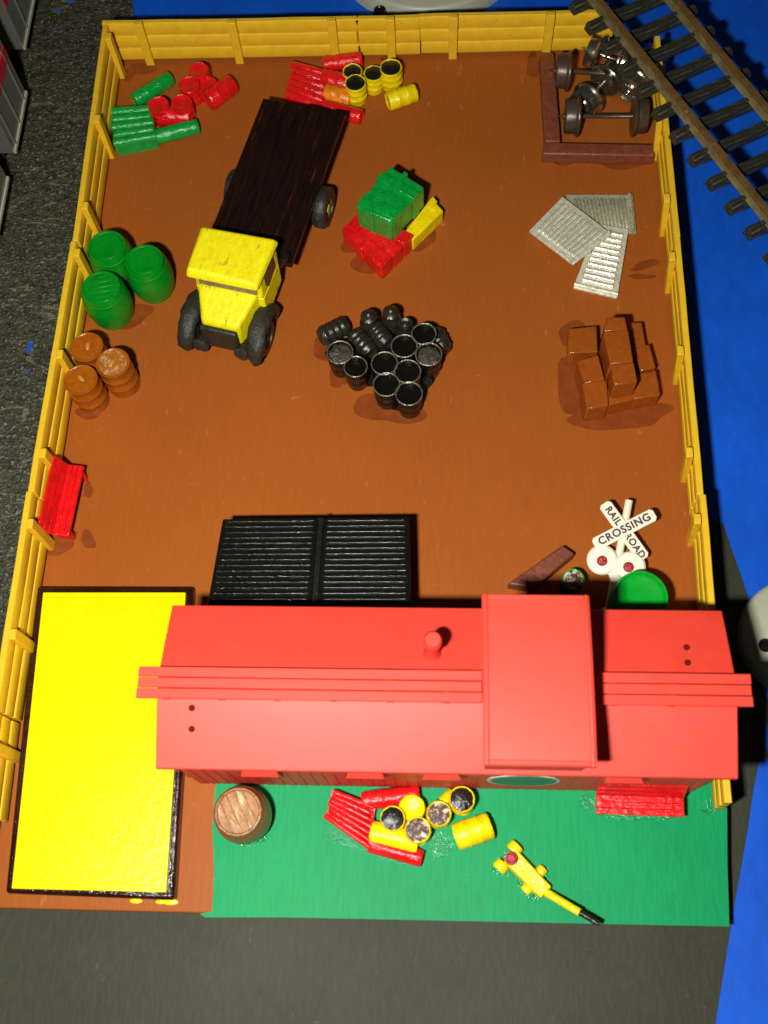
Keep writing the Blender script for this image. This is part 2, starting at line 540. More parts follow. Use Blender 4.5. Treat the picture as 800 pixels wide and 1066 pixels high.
def fence(label, p0, p1, posts, inward, lean=0.0, cap0=0, cap1=0, broken0=False, broken1=False, group='yellow plastic fence panels'):
    """three stacked boards from p0 to p1, battens on the inner face; posts = distances from p0"""
    p0, p1 = Vector((*p0, 0)), Vector((*p1, 0))
    d = p1 - p0
    Ln = d.length
    t = thing('fence', label, 'fence', p0, 0, group)
    t.rotation_euler = (Matrix.Rotation(math.atan2(d.y, d.x), 4, 'Z') @ Matrix.Rotation(lean, 4, 'X')).to_euler()
    sg = inward
    hh = .385
    for k in range(3):
        z = .12 + k * .402
        a, b = (-.02 * k if not broken0 else random.uniform(-.05, .08)), Ln + (.0 if not broken1 else random.uniform(-.10, .05))
        m = MB()
        n = max(2, int((b - a) / .8))
        # a long board with a slightly wavy, hand-cut look
        prev = None
        prof = [(-.07, 0), (.055, 0), (.075, .05), (.075, hh - .05), (.055, hh), (-.07, hh)]
        rings = []
        for i in range(n + 1):
            x = a + (b - a) * i / n
            dy, dz = random.uniform(-.006, .006), random.uniform(-.006, .006)
            ring = []
            for j, (yy, zz) in enumerate(prof):
                ex = 0
                if broken1 and i == n:
                    ex = random.uniform(-.05, .05)
                if broken0 and i == 0:
                    ex = random.uniform(-.05, .05)
                ring.append(m.v((x + ex, sg * (yy + (.028 * (2 - k) if yy > 0 else 0)) + dy, z + zz + dz)))
            rings.append(ring)
        for r0, r1 in zip(rings, rings[1:]):
            for j in range(6):
                m.f([r0[j], r0[(j + 1) % 6], r1[(j + 1) % 6], r1[j]])
        m.f(rings[0])
        m.f(list(reversed(rings[-1])))
        m.build('rail', 'fence', t, bevel=.012)
    for x in posts:
        m = MB()
        m.box((x, sg * .16, FH / 2), (.23, .15, FH))
        m.build('post', 'fence', t, bevel=.02)
    return t


# back run
fence('long yellow fence panel along the back edge, left of the crack', (0.02, 21.98), (6.75, 21.98), [.97, 3.45, 6.08], -1, 0, broken1=True)
fence('short yellow fence piece between the crack and the step in the back fence', (6.79, 21.98), (8.40, 22.0), [.84], -1, 0, broken0=True)
fence('yellow fence panel at the back running under the railway track', (8.43, 22.02), (13.55, 22.06), [.85, 3.36], -1, 0, broken1=True)
# left run (from back to front)
fence('yellow fence panel in the back left corner beside the green ribbed bundle', (.08, 21.9), (.17, 15.06), [.5, 3.22, 5.9], 1, 0)
fence('yellow fence panel on the left beside the brown oil drums', (.14, 15.0), (.05, 8.5), [.35, 3.12, 5.62], 1, 0)
fence('yellow fence panel on the left edge beside the yellow platform', (.02, 8.46), (.02, 3.70), [.75, 3.2], 1, 0)
fence('broken end piece of yellow fence at the front of the left edge', (.0, 3.64), (.05, 1.6), [.7], 1, .03, broken1=True)
# right run
fence('yellow fence panel on the right edge beside the wheelsets and partly under the track', (14.62, 21.3), (14.66, 15.05), [2.85, 5.2], -1, .11, broken0=True)
fence('yellow fence panel on the right edge beside the metal sheets and brown crates', (14.67, 15.0), (14.66, 8.5), [.55, 3.05, 5.55], -1, .12)
fence('yellow fence panel on the right edge running behind the caboose end', (14.68, 8.46), (14.62, 2.15), [.55, 3.1, 5.6], -1, .10)

# ================================================================== YELLOW PLATFORM
t = thing('loading_platform', 'flat bright yellow platform slab in a black rim at the front left corner', 'platform', (2.05, 3.4, 0))
m = MB((2.05, 3.4, 0))
c4 = [at(45, 616.5, .44), at(193.5, 616.5, .44), at(173, 929, .44), at(12, 925, .44)]
r4 = [at(38.5, 610.5, .30), at(201.5, 611, .30), at(181.5, 937, .30), at(6, 930, .30)]
cen = sum(c4, Vector()) / 4


def grow(P, d):
    c = sum(P, Vector()) / len(P)
    return [p + (p - c).normalized() * d for p in P]


def rect_between(P, zb, zt):
    Q = list(reversed([(p.x, p.y) for p in P]))
    return [(x, y, zb) for x, y in Q], [(x, y, zt) for x, y in Q]


m.hexa(*rect_between(r4, 0, .33))
m.build('rim', 'rimblack', t, bevel=.07, segs=3)
m = MB((2.05, 3.4, 0))
m.hexa(*rect_between(c4, .30, .435))
m.hexa(*rect_between(grow(c4, -.13), .42, .45))
m.build('top_panel', 'slab', t, bevel=.025, segs=3)
m = MB((2.05, 3.4, 0))
for x, y, r in [(178, 939, .10), (142, 938, .08), (168, 939, .07)]:
    c = at(x, y, 0)
    m.ball((c.x, c.y, .01), r, (1.6, .6, .25))
m.build('paint_drip', 'slab', t)

# ================================================================== CABOOSE
CX0, CX1, CY0, CY1 = 4.05, 14.08, 2.5, 5.25
t = thing('caboose', 'red caboose body with roof walk, cupola and stove pipe across the front yard', 'railway car', ((CX0 + CX1) / 2, 3.85, 0))
O = ((CX0 + CX1) / 2, 3.85, 0)
m = MB(O)
m.box(((CX0 + CX1) / 2, (CY0 + CY1) / 2, 1.6), (CX1 - CX0, CY1 - CY0, 3.2))
for k in range(44):   # board grooves of the near and far wall
    x = CX0 + .12 + k * (CX1 - CX0 - .2) / 43
    m.box((x, CY0 - .004, 1.5), (.16, .02, 2.9))
    m.box((x, CY1 + .004, 1.5), (.16, .02, 2.9))
m.build('body', 'redplastic', t)
# roof: low arched section swept lengthwise
m = MB(O)
X0, X1 = 3.93, 14.2
ye0, ye1, yr = 2.33, 5.38, 3.84
prof = []
for i in range(17):
    a = i / 16
    y = ye0 + (ye1 - ye0) * a
    k = abs(y - yr) / (ye1 - yr)
    prof.append((y, 3.22 + .50 * (1 - k ** 1.1)))
top0 = [m.v((X0, y, z)) for y, z in prof]
top1 = [m.v((X1, y, z)) for y, z in prof]
bot0 = [m.v((X0, y, z - (.14 if 0 < i < 16 else .12))) for i, (y, z) in enumerate(prof)]
bot1 = [m.v((X1, y, z - (.14 if 0 < i < 16 else .12))) for i, (y, z) in enumerate(prof)]
for i in range(16):
    m.f([top0[i], top0[i + 1], top1[i + 1], top1[i]])
    m.f([bot0[i], bot1[i], bot1[i + 1], bot0[i + 1]])
    m.f([top0[i], bot0[i], bot0[i + 1], top0[i + 1]])
    m.f([top1[i], top1[i + 1], bot1[i + 1], bot1[i]])
for i in (0, 16):
    m.f([top0[i], top1[i], bot1[i], bot0[i]])
roof = m.build('roof', 'redplastic', t, bevel=.018, ang=30)
# roof walk: three planks, each end running out past the roof
for nm, xa, xb in (('roof_walk', 3.62, 9.74), ('roof_walk', 11.53, 14.40)):
    m = MB(O)
    for k in range(3):
        yy = 3.56 + .195 * k
        m.box(((xa + xb) / 2, yy, 3.84), (xb - xa + (.02 if k != 1 else 0), .178, .07))
    n = int((xb - xa) / 1.0)
    for k in range(n):
        m.box((xa + .5 + k * 1.0, 3.755, 3.755), (.12, .55, .11))
    m.build('roof_walk', 'redplastic', t, bevel=.012)
# cupola
qx0, qx1, qy0, qy1, qz = 9.72, 11.56, 2.27, 5.18, 4.72
m = MB(O)
m.hexa([(qx0 + .07, qy0 + .15, 3.0), (qx1 - .07, qy0 + .15, 3.0), (qx1 - .07, qy1 - .12, 3.0), (qx0 + .07, qy1 - .12, 3.0)],
       [(qx0 + .07, qy0 + .12, qz - .1), (qx1 - .07, qy0 + .12, qz - .1), (qx1 - .07, qy1 - .1, qz - .1), (qx0 + .07, qy1 - .1, qz - .1)])
cup = m.build('cupola', 'redplastic', t)
m = MB(O)
# cupola roof, slightly crowned, with a raised edge bead
nx, ny = 2, 12
gr = []
for i in range(ny + 1):
    y = qy0 + (qy1 - qy0) * i / ny
    z = qz + .08 * (1 - ((i / ny) * 2 - 1) ** 2)
    gr.append((y, z))
a0 = [m.v((qx0, y, z)) for y, z in gr]
a1 = [m.v((qx1, y, z)) for y, z in gr]
b0 = [m.v((qx0, y, z - .13)) for y, z in gr]
b1 = [m.v((qx1, y, z - .13)) for y, z in gr]
for i in range(ny):
    m.f([a0[i], a1[i], a1[i + 1], a0[i + 1]])
    m.f([b0[i], b0[i + 1], b1[i + 1], b1[i]])
    m.f([a0[i], a0[i + 1], b0[i + 1], b0[i]])
    m.f([a1[i], b1[i], b1[i + 1], a1[i + 1]])
m.f([a0[0], b0[0], b1[0], a1[0]])
m.f([a0[-1], a1[-1], b1[-1], b0[-1]])
bw = .10
for x in (qx0 + .06, qx1 - .06):
    rings = [[m.v((x + dx, y, z + dz)) for dx, dz in ((-.04, -.03), (.04, -.03), (.035, .02), (.015, .03), (-.015, .03), (-.035, .02))] for y, z in gr]
    for r0, r1 in zip(rings, rings[1:]):
        for j in range(6):
            m.f([r0[j], r0[(j + 1) % 6], r1[(j + 1) % 6], r1[j]])
    m.f(rings[0])
    m.f(list(reversed(rings[-1])))
for y in (qy0 + .05, qy1 - .05):
    m.box(((qx0 + qx1) / 2, y, qz + .01), (qx1 - qx0 - .2, .08, .06))
m.build('cupola_roof', 'redplastic', cup, bevel=.012)
for x in (qx0 + .06, qx1 - .06):
    for y in (3.0, 4.5):
        m = MB(O)
        m.box((x, y, 4.15), (.03, .7, .42))
        m.build('cupola_window', 'glass', cup)
# windows of both long walls with peaked hoods
for s, yw in ((-1, CY0), (1, CY1)):
    for px in (272, 381, 460, 648):
        x = at(px, 815, 2.2).x
        m = MB(O)
        m.box((x, yw + s * .02, 1.95), (.62, .07, .95))
        wn = m.build('window', 'redplastic', t, bevel=.01)
        m = MB(O)
        m.box((x, yw + s * .045, 1.95), (.46, .03, .78))
        m.build('pane', 'glass', wn)
        m = MB(O)
        m.hexa([(x - .31, yw, 2.50), (x + .31, yw, 2.50), (x + .36, yw + s * .17, 2.36), (x - .36, yw + s * .17, 2.36)],
               [(x - .24, yw, 2.58), (x + .24, yw, 2.58), (x + .36, yw + s * .17, 2.41), (x - .36, yw + s * .17, 2.41)])
        m.build('window_hood', 'redplastic', wn, bevel=.01)
# round emblem on the near wall below the cupola
x = at(545, 814, 1.4).x
m = MB(O)
m.lathe([(.70, 0), (.70, .022)], 48, (x, CY0 - .006, 1.42), (0, -1, 0))
em = m.build('emblem', 'ring', t)
m = MB(O)
m.lathe([(.63, 0), (.63, .026)], 48, (x, CY0 - .006, 1.42), (0, -1, 0))
m.build('emblem_field', 'emblem', em)
# stove pipe on the far slope
b = at(450, 682, 3.5)
m = MB(O)
m.lathe([(.17, -.1), (.17, .06), (.13, .14), (.115, .18), (.115, .72), (.165, .75), (.165, .90), (.13, .95), (0, .96)], 20, (b.x, b.y, 3.5), (.02, .05, 1))
m.build('stove_pipe', 'redplastic', t)
# small grab-iron holes: raised discs, their inner shade put into the dark colour
for px, py in ((200, 737), (200, 759), (715, 674), (716, 690)):
    p = at(px, py, 3.6)
    k = abs(p.y - yr) / (ye1 - yr)
    z = 3.22 + .50 * (1 - k ** 1.1)
    p = at(px, py, z)
    k = abs(p.y - yr) / (ye1 - yr)
    z = 3.22 + .50 * (1 - k ** 1.1)
    m = MB(O)
    m.lathe([(.06, -.03), (.06, .014), (.045, .014), (.0, .0)], 12, (p.x, p.y, z), (0, (p.y - yr) * .22, 1))
    m.build('drilled_hole', 'hole', roof)
# end platform sills
for x in (CX0 - .12, CX1 + .12):
    m = MB(O)
    m.box((x, 3.85, .25), (.24, 2.5, .3))
    m.build('end_sill', 'reddark', t, bevel=.02)

# ================================================================== BLACK RIBBED BIN
t = thing('storage_bin', 'black storage bin with two ribbed lids standing behind the caboose', 'bin', (6.25, 7.0, 0))
O = (6.25, 7.0, 0)
bz = 1.3
q = [at(215, 634, bz), at(428, 634, bz), at(426, 538, bz), at(232, 540, bz)]
m = MB(O)
m.hexa([(p.x, p.y, 0) for p in q], [(p.x, p.y, bz - .05) for p in q])
m.build('body', 'binblack', t, bevel=.04)
for a, b in ((.0, .515), (.545, 1.0)):
    m = MB(O)
    A, B = q[0].lerp(q[1], a), q[0].lerp(q[1], b)
    D, Cc = q[3].lerp(q[2], a), q[3].lerp(q[2], b)
    m.hexa([(p.x, p.y, bz - .06) for p in (A, B, Cc, D)], [(p.x, p.y, bz) for p in (A, B, Cc, D)])
    lid = m.build('lid', 'binblack', t, bevel=.03)
    m = MB(O)
    n = 16
    for k in range(n):
        f_ = (k + .7) / (n + .3)
        l, r = A.lerp(D, f_), B.lerp(Cc, f_)
        w_ = (r - l).normalized() * .09
        l, r = l + w_, r - w_
        sg = 9
        # half-round rib with small gaps where the paint is thin
        m.lathe([(.0, 0), (.030, .01), (.030, (r - l).length - .01), (0, (r - l).length)], 12, (l.x, l.y, bz + .006), r - l)
    m.build('rib', 'binblack', lid)
m = MB(O)
A, B = q[0].lerp(q[1], .515), q[0].lerp(q[1], .545)
D, Cc = q[3].lerp(q[2], .515), q[3].lerp(q[2], .545)
m.hexa([(p.x, p.y, bz - .1) for p in (A, B, Cc, D)], [(p.x, p.y, bz + .03) for p in (A, B, Cc, D)])
m.build('centre_bar', 'black', t, bevel=.015)

# ================================================================== FLATBED TRUCK
ang = math.atan2(-.970, -.242)
t = thing('flatbed_truck', 'old yellow cab flatbed truck with dark wooden bed and black front fenders', 'truck', (4.93, 17.0, 0), ang)
# local x = forward, local y = left of the truck (picture right)
m = MB()
for k in range(6):
    m.box((0.0, -1.1 + .185 + k * .366, 1.06), (4.66 + random.uniform(-.05, .05), .368 if k % 2 else .364, .14 if k % 2 else .137))
m.box((0, 0, .98), (4.4, 2.0, .06))
m.build('bed', 'wood', t, bevel=.006)
m = MB()
for y in (-.45, .45):
    m.box((.9, y, .8), (6.2, .16, .26))
m.build('chassis', 'darkmetal', t)


def roadwheel(y, x, r=.52, wd=.34):
    mm = MB()
    s = 1 if y > 0 else -1
    mm.lathe([(r * .55, -wd / 2), (r * .9, -wd / 2), (r, -wd * .3), (r, wd * .3), (r * .9, wd / 2), (r * .58, wd / 2), (r * .55, wd * .32)], 26, (x, y, r), (0, s, 0))
    wl = mm.build('wheel', 'tyre', t)
    mm = MB()
    mm.lathe([(r * .56, -wd * .2), (r * .56, wd * .34), (r * .4, wd * .2), (r * .22, wd * .2), (r * .2, wd * .45), (0, wd * .46)], 20, (x, y, r), (0, s, 0))
    mm.build('hub', 'cab' if x < 1 else 'tyre', wl)


for y in (-1.12, 1.18):
    roadwheel(y, .15)
for y in (-.86, .84):
    roadwheel(y, 4.05, .46, .26)
# cab
m = MB()
m.hexa([(2.45, -.9, .55), (3.55, -.9, .55), (3.55, .82, .55), (2.45, .82, .55)],
       [(2.45, -.92, 1.28), (3.52, -.88, 1.28), (3.52, .80, 1.28), (2.45, .84, 1.28)])
m.hexa([(2.45, -.92, 1.28), (3.52, -.88, 1.28), (3.52, .80, 1.28), (2.45, .84, 1.28)],
       [(2.45, -.94, 1.98), (3.40, -.86, 1.98), (3.40, .76, 1.98), (2.45, .86, 1.98)])
cab = m.build('cab', 'cab', t, bevel=.04)
m = MB()
m.hexa([(2.36, -1.02, 1.92), (3.70, -.96, 1.86), (3.70, .83, 1.86), (2.36, .92, 1.92)],
       [(2.42, -.96, 2.12), (3.62, -.90, 2.05), (3.62, .77, 2.05), (2.42, .86, 2.12)])
m.build('cab_roof', 'cab', cab, bevel=.07, segs=3, jitter=.03)
m = MB()
m.hexa([(3.50, -.74, 1.46), (3.555, -.74, 1.46), (3.555, .68, 1.46), (3.50, .68, 1.46)],
       [(3.41, -.74, 1.84), (3.465, -.74, 1.84), (3.465, .66, 1.84), (3.41, .66, 1.84)])
m.build('windscreen', 'dullglass', cab)
for s_, y in ((1, .835), (-1, -.915)):
    m = MB()
    m.box((2.98, y, 1.66), (.60, .05, .40))
    m.build('side_window', 'glass', cab, bevel=.02)
m = MB()
m.hexa([(3.5, -.80, .5), (4.44, -.52, .5), (4.44, .44, .5), (3.5, .74, .5)],
       [(3.5, -.80, 1.50), (4.36, -.50, 1.20), (4.36, .40, 1.20), (3.5, .72, 1.50)])
m.build('hood', 'cab', t, bevel=.10, segs=3, jitter=.03)
m = MB()
m.box((4.47, -.04, .74), (.12, .9, .8))
m.build('radiator', 'fender', t, bevel=.04)
for y, sd_ in ((-.90, -1), (.86, 1)):
    m = MB()
    k = 18
    rings = []
    for i in range(k + 1):
        f_ = i / k
        a = R(205 - 222 * f_)
        rx, rz_ = .66 + .10 * (1 - f_), .53
        wdt = .13 + .11 * math.sin(math.pi * min(1, f_ * 1.05)) ** .5
        cx, cz = 4.02 + rx * math.cos(a), .46 + rz_ * math.sin(a)
        ring = []
        for j in range(10):
            b_ = 2 * math.pi * j / 10
            rr = .13 * math.sin(b_)
            ux, uz = math.cos(a), math.sin(a)
            ring.append(m.v((cx + ux * rr, y + wdt * math.cos(b_) - sd_ * .06 * (1 - f_), max(.03, cz + uz * rr))))
        rings.append(ring)
    for r0, r1 in zip(rings, rings[1:]):
        for j in range(10):
            m.f([r0[j], r0[(j + 1) % 10], r1[(j + 1) % 10], r1[j]])
    m.f(rings[0])
    m.f(list(reversed(rings[-1])))
    m.build('fender', 'fender', t, ang=70, jitter=.03)
for y in (-.56, .50):
    m = MB()
    m.lathe([(.0, -.16), (.14, -.12), (.20, .02), (.21, .12), (.17, .15), (0, .13)], 16, (4.52, y, .46), (1, 0, .15))
    m.build('headlight', 'fender', t, jitter=.015)
m = MB()
m.tube((2.28, .75, .95), (2.28, .98, 1.35), .11, .10)
m.build('fuel_filler', 'steeldark', t)


# ================================================================== BARRELS AND DRUMS
def upright(name, mat, r, h, belly=1.12, n=32, lid=None, planks=False, hoops=True, rim=.06):
    """local coopered barrel profile with recessed lid"""
    pr = []
    for i in range(13):
        a = i / 12
        pr.append((r * (1 + (belly - 1) * math.sin(math.pi * a) ** .9), h * a))
    pr += [(r - rim * .6, h), (r - rim, h - .03), (0, h - .03)]
    return pr


BARREL_SPOTS = [
    ((111, 256), 'green barrel farthest back of the three beside the left fence', 'greenbarrel', .45, 1.2, 'green barrels by the left fence'),
    ((150, 271), 'green barrel of the three by the left fence that stands nearest the yellow truck', 'greenbarrel', .45, 1.2, 'green barrels by the left fence'),
    ((105, 299), 'green barrel nearest the brown drums, with pale plank lines across its lid', 'greenbarrel', .46, 1.2, 'green barrels by the left fence'),
    ((668, 620), 'bright green barrel in front of the crossing sign behind the caboose', 'greenlight', .54, 1.1, None),
    ((248, 845), 'brown wooden barrel with worn planked lid on the green lawn beside the caboose', 'barrelwood', .455, 1.2, None),
]
for i, (p, lab, mat, r, h, grp) in enumerate(BARREL_SPOTS):
    c = at(p[0], p[1], h)
    t = thing('barrel', lab, 'barrel', (c.x, c.y, 0), random.uniform(-.3, .3), grp)
    m = MB()
    m.lathe(upright('b', mat, r, h, 1.24 if i != 3 else 1.08), 40)
    bd = m.build('body', mat, t, ang=45)
    for a in (.16, .84):
        m = MB()
        rr = r * (1 + (.24 if i != 3 else .08) * math.sin(math.pi * a) ** .9)
        m.lathe([(rr - .01, h * a - .05), (rr + .006, h * a - .03), (rr + .006, h * a + .03), (rr - .01, h * a + .05)], 40, closed=False)
        m.build('hoop', mat, t)
    m = MB()
    lm = {'barrelwood': 'barreltop'}.get(mat, mat)
    if i in (0, 1, 3):
        m.lathe([(0, h - .035), (r - .07, h - .035), (r - .07, h - .004), (r - .11, h), (r - .15, h - .012), (0, h - .012)], 40)
    else:
        nk = 6 if i != 4 else 5
        rl = r - .05
        for k in range(nk):      # lid planks
            y0 = -rl + 2 * rl * k / nk + .006
            y1 = -rl + 2 * rl * (k + 1) / nk - .006
            pts = []
            for s_ in range(7):
                yy = y0 + (y1 - y0) * s_ / 6
                pts.append((math.sqrt(max(0, rl * rl - yy * yy)), yy))
            ring = pts + [(-x, y) for x, y in reversed(pts)]
            ring = [p_ for j, p_ in enumerate(ring) if j == 0 or (Vector(p_) - Vector(ring[j - 1])).length > 1e-4]
            if (Vector(ring[0]) - Vector(ring[-1])).length < 1e-4:
                ring.pop()
            m.prism(ring, h - .05, h - .012 + random.uniform(-.004, .004))
    m.build('lid', lm, t, bevel=.006, segs=1)
    if i == 4:
        t.rotation_euler.z = R(-62)
    if i == 2:
        t.rotation_euler.z = R(12)

for p, lab, mat in (
        ((90, 361), 'brown oil drum standing farthest back of three by the left fence', 'drum'),
        ((117.5, 377.5), 'brown oil drum with scuffed pale top, rightmost of three by the left fence', 'drumworn'),
        ((84, 395), 'brown oil drum nearest the red bench, with a pale streak on its lid', 'drum')):
    h, r = 1.05, .385
    c = at(p[0], p[1], h)
    t = thing('oil_drum', lab, 'drum', (c.x, c.y, 0), random.uniform(0, 6), 'brown oil drums by the left fence')
    m = MB()
    pr = [(r, 0), (r, .02)]
    for a in (.33, .66):
        pr += [(r, h * a - .035), (r + .018, h * a), (r, h * a + .035)]
    pr += [(r, h - .03), (r + .012, h - .01), (r, h + .004), (r - .03, h), (r - .045, h - .022), (0, h - .022)]
    m.lathe(pr, 36)
    m.build('body', 'drum', t, ang=50)
    m = MB()
    m.lathe([(r - .05, h - .03), (r - .05, h - .012), (0, h - .012)], 32)
    m.build('lid', mat, t)
    m = MB()
    m.ball((-.02, .03, h - .01), .07, (1.5, .7, .35))
    m.build('bung', 'bung', t)

# ------------------------------------------------------------------ mixed piles (ribbed bundle + drums + barrels)


def bundle(label, pxs, mat, zt=.42, nrib=6, group=None):
    """bundle of pipes: pxs = four corners in the photo, ribs run from edge 0-3 to edge 1-2"""
    P = [at(x, y, zt) for x, y in pxs]
    c = sum(P, Vector()) / 4
    c.z = 0
    m = MB(c)
    a = sum((P[i].x * P[(i + 1) % 4].y - P[(i + 1) % 4].x * P[i].y) for i in range(4))
    Q = P if a > 0 else list(reversed(P))
    m.hexa([(p.x, p.y, 0) for p in Q], [(p.x, p.y, zt - .1) for p in Q])
    wd = (P[3] - P[0]).length / nrib
    for k in range(nrib):
        f_ = (k + .5) / nrib
        l, r_ = P[0].lerp(P[3], f_), P[1].lerp(P[2], f_)
        e = (r_ - l).normalized() * random.uniform(-.04, .05)
        l, r_ = l - e, r_ + e
        wd2 = (P[3] - P[0]).lerp(P[2] - P[1], .5).length / nrib
        rr = wd2 * .52
        l.z = r_.z = zt - rr * .9
        m.lathe([(rr * .8, 0), (rr, .03), (rr, (r_ - l).length - .03), (rr * .8, (r_ - l).length)], 12, l, r_ - l)
    return tag(m.build('pipe_bundle', mat, bevel=0, loc=c), label, 'pipe bundle', group)


def lying(label, p0, p1, r, mat, z=None, group=None, name='drum', cat='drum', hoop=True, end=None, ribs=False):
    z = r if z is None else z
    a, b = at(p0[0], p0[1], z), at(p1[0], p1[1], z)
    L = (b - a).length
    c = (a + b) / 2
    c.z = 0
    t = thing(name, label, cat, c, 0, group)
    m = MB(c)
    if ribs:
        pr = [(0, .02), (r * .6, .02), (r * .72, 0), (r * .85, .04)]
        for q_ in range(4):
            z0_ = .06 + (L - .12) * q_ / 4
            z1_ = .06 + (L - .12) * (q_ + 1) / 4
            pr += [(r * .90, z0_ + .01), (r * 1.0, z0_ + .05), (r * 1.02, (z0_ + z1_) / 2), (r * 1.0, z1_ - .05), (r * .90, z1_ - .01)]
        pr += [(r * .85, L - .04), (r * .75, L), (r * .6, L - .03), (0, L - .04)]
        m.lathe(pr, 22, a, b - a)
    else:
      m.lathe([(0, .02), (r * .84, .02), (r * .9, 0), (r * .97, .02), (r, .08 * L), (r * 1.0, L * .3), (r * 1.04, L * .33), (r * 1.0, L * .36), (r * 1.01, L * .64), (r * 1.04, L * .67), (r, L * .70), (r, L * .92), (r * .97, L - .02), (r * .9, L), (r * .84, L - .02), (0, L - .02)], 22, a, b - a)
    m.build('body', mat, t, ang=50, jitter=.006)
    if end:
        m = MB(c)
        m.lathe([(r * .83, -.005), (r * .83, .02), (0, .012)], 18, b - (b - a).normalized() * .02, b - a)
        m.build('lid', end, t)
    return t


def standing(label, p, r, h, mat, lid=None, group=None, z0=0, tilt=(0, 0), cat='drum', name='drum'):
    c = at(p[0], p[1], h + z0)
    t = thing(name, label, cat, (c.x, c.y, z0), random.uniform(0, 6), group)
    t.rotation_euler.x, t.rotation_euler.y = tilt
    m = MB()
    m.lathe([(r * .95, 0), (r, .03), (r, h * .3), (r * 1.05, h * .34), (r, h * .38), (r, h * .62), (r * 1.05, h * .66), (r, h * .7), (r, h - .05), (r * 1.03, h - .02), (r * .97, h + .01), (r * .86, h - .02), (0, h - .03)], 24)
    m.build('body', mat, t, ang=50, jitter=.006)
    if lid:
        m = MB()
        m.lathe([(r * .9, h - .035), (r * .88, h - .0), (r * .5, h + .035), (0, h + .04)], 20)
        m.build('lid', lid, t, jitter=.012)
    return t


g1 = 'green and red pile in the back left corner'
bundle('green ribbed pipe bundle lying in the back left corner by the fence', [(113, 110), (156, 107), (162, 142), (119, 150)], 'green', .45, 5, g1)
lying('green drum lying behind the red drums, above the green ribbed bundle', (140, 105), (178, 81), .2, 'green', .2, g1)
lying('green drum lying in front of the red drums, below the green ribbed bundle', (161, 143), (207, 131), .2, 'green', .2, g1)
standing('red drum standing next to the end of the green ribbed bundle', (165, 109), .28, .55, 'red', None, g1)
standing('red drum with a pale ringed lid beside the lower lying green drum', (189, 107), .28, .58, 'red', None, g1)
standing('red drum between the pale ringed one and the backmost red drum', (197, 88), .28, .55, 'red', None, g1)
standing('red drum standing farthest back in the corner pile', (207, 73), .27, .55, 'red', None, g1)
standing('red drum standing close against the lying red drum', (216, 88), .27, .45, 'red', None, g1)
lying('red drum lying on its side at the right end of the corner pile', (217, 106), (242, 87), .27, 'red', .26, g1)
lying('red drum lying low between the two rows of the corner pile', (166, 121), (199, 121), .25, 'red', .22, g1)

g2 = 'red and yellow pile by the back fence'
bundle('red ribbed pipe bundle by the back fence behind the truck bed', [(305, 62), (341, 71), (335, 113), (297, 98)], 'red', .42, 6, g2)
lying('pinkish red drum lying against the back fence, above the ribbed bundle', (337, 67), (377, 62), .2, 'red', .28, g2, end='steeldark')
lying('red drum lying along the corner of the truck bed', (332, 110), (377, 122), .2, 'red', .2, g2)
lying('red drum smeared with orange paint in the middle of the pile by the back fence', (336, 82), (364, 88), .27, 'red', .24, g2)
lying('orange and red drum lying between the ribbed bundle and yellow drums', (339, 97), (366, 103), .25, 'orange', .22, g2)
standing('yellow drum with glossy black top standing in front beside the red drum', (370, 86), .28, .6, 'yellow', 'black', g2)
standing('yellow drum with black top half hidden at the back of the pile', (367, 74), .26, .55, 'yellow', 'black', g2)
standing('small yellow drum with black top in the middle of the yellow drums', (389, 76), .26, .55, 'yellow', 'black', g2)
standing('yellow drum with wide black top nearest the back fence post', (407, 70), .29, .62, 'yellow', 'black', g2)
lying('yellow drum lying on its side at the right end of the back pile', (404, 106), (433, 96), .24, 'yellow', .26, g2)

g3 = 'red and yellow pile on the lawn'
bundle('red ribbed pipe bundle on the green lawn in front of the caboose', [(346, 821), (391, 838), (384, 885), (339, 852)], 'red', .40, 7, g3)
lying('red drum lying against the caboose wall on the lawn', (377, 834), (437, 827), .19, 'red', .24, g3)
lying('red drum lying at the front edge of the lawn pile', (384, 878), (440, 894), .17, 'red', .18, g3)
lying('yellow drum lying under the dark topped drums beside the ribbed bundle', (386, 866), (436, 878), .24, 'yellow', .2, g3)
standing('yellow drum with ringed bung standing between red drum and dark tops on the lawn', (429, 841), .26, .5, 'yellow', None, g3)
standing('yellow drum with dark lid touching the red ribbed bundle on the lawn', (409, 852), .25, .6, 'yellow', 'lidworn' if 'lidworn' in M else 'black', g3)
M['lidworn'] = paint('lid_worn', (.10, .06, .04), .25, .9, 9, .4, 8, dirt=(.75, .62, .48), dirt_amt=.4, dscale=7)
standing('yellow drum with pale scraped lid in the front middle of the lawn pile', (435, 864), .26, .55, 'yellow', 'lidworn', g3)
standing('yellow drum with pale pink scraped lid in a dark ring, nearest the caboose emblem', (457, 847), .25, .55, 'yellow', 'lidworn', g3)
standing('yellow drum with dark brown lid standing at the right of the lawn pile', (481, 832), .26, .6, 'yellow', 'black', g3)
lying('yellow drum lying on its side at the right end of the lawn pile', (474, 872), (511, 859), .27, 'yellow', .28, g3)
lying('yellow drum lying between the brown lidded drum and the caboose wall', (462, 838), (474, 828), .18, 'yellow', .2, g3)

# ------------------------------------------------------------------ black pails and cans
gp_ = 'black pails and cans in the middle of the yard'


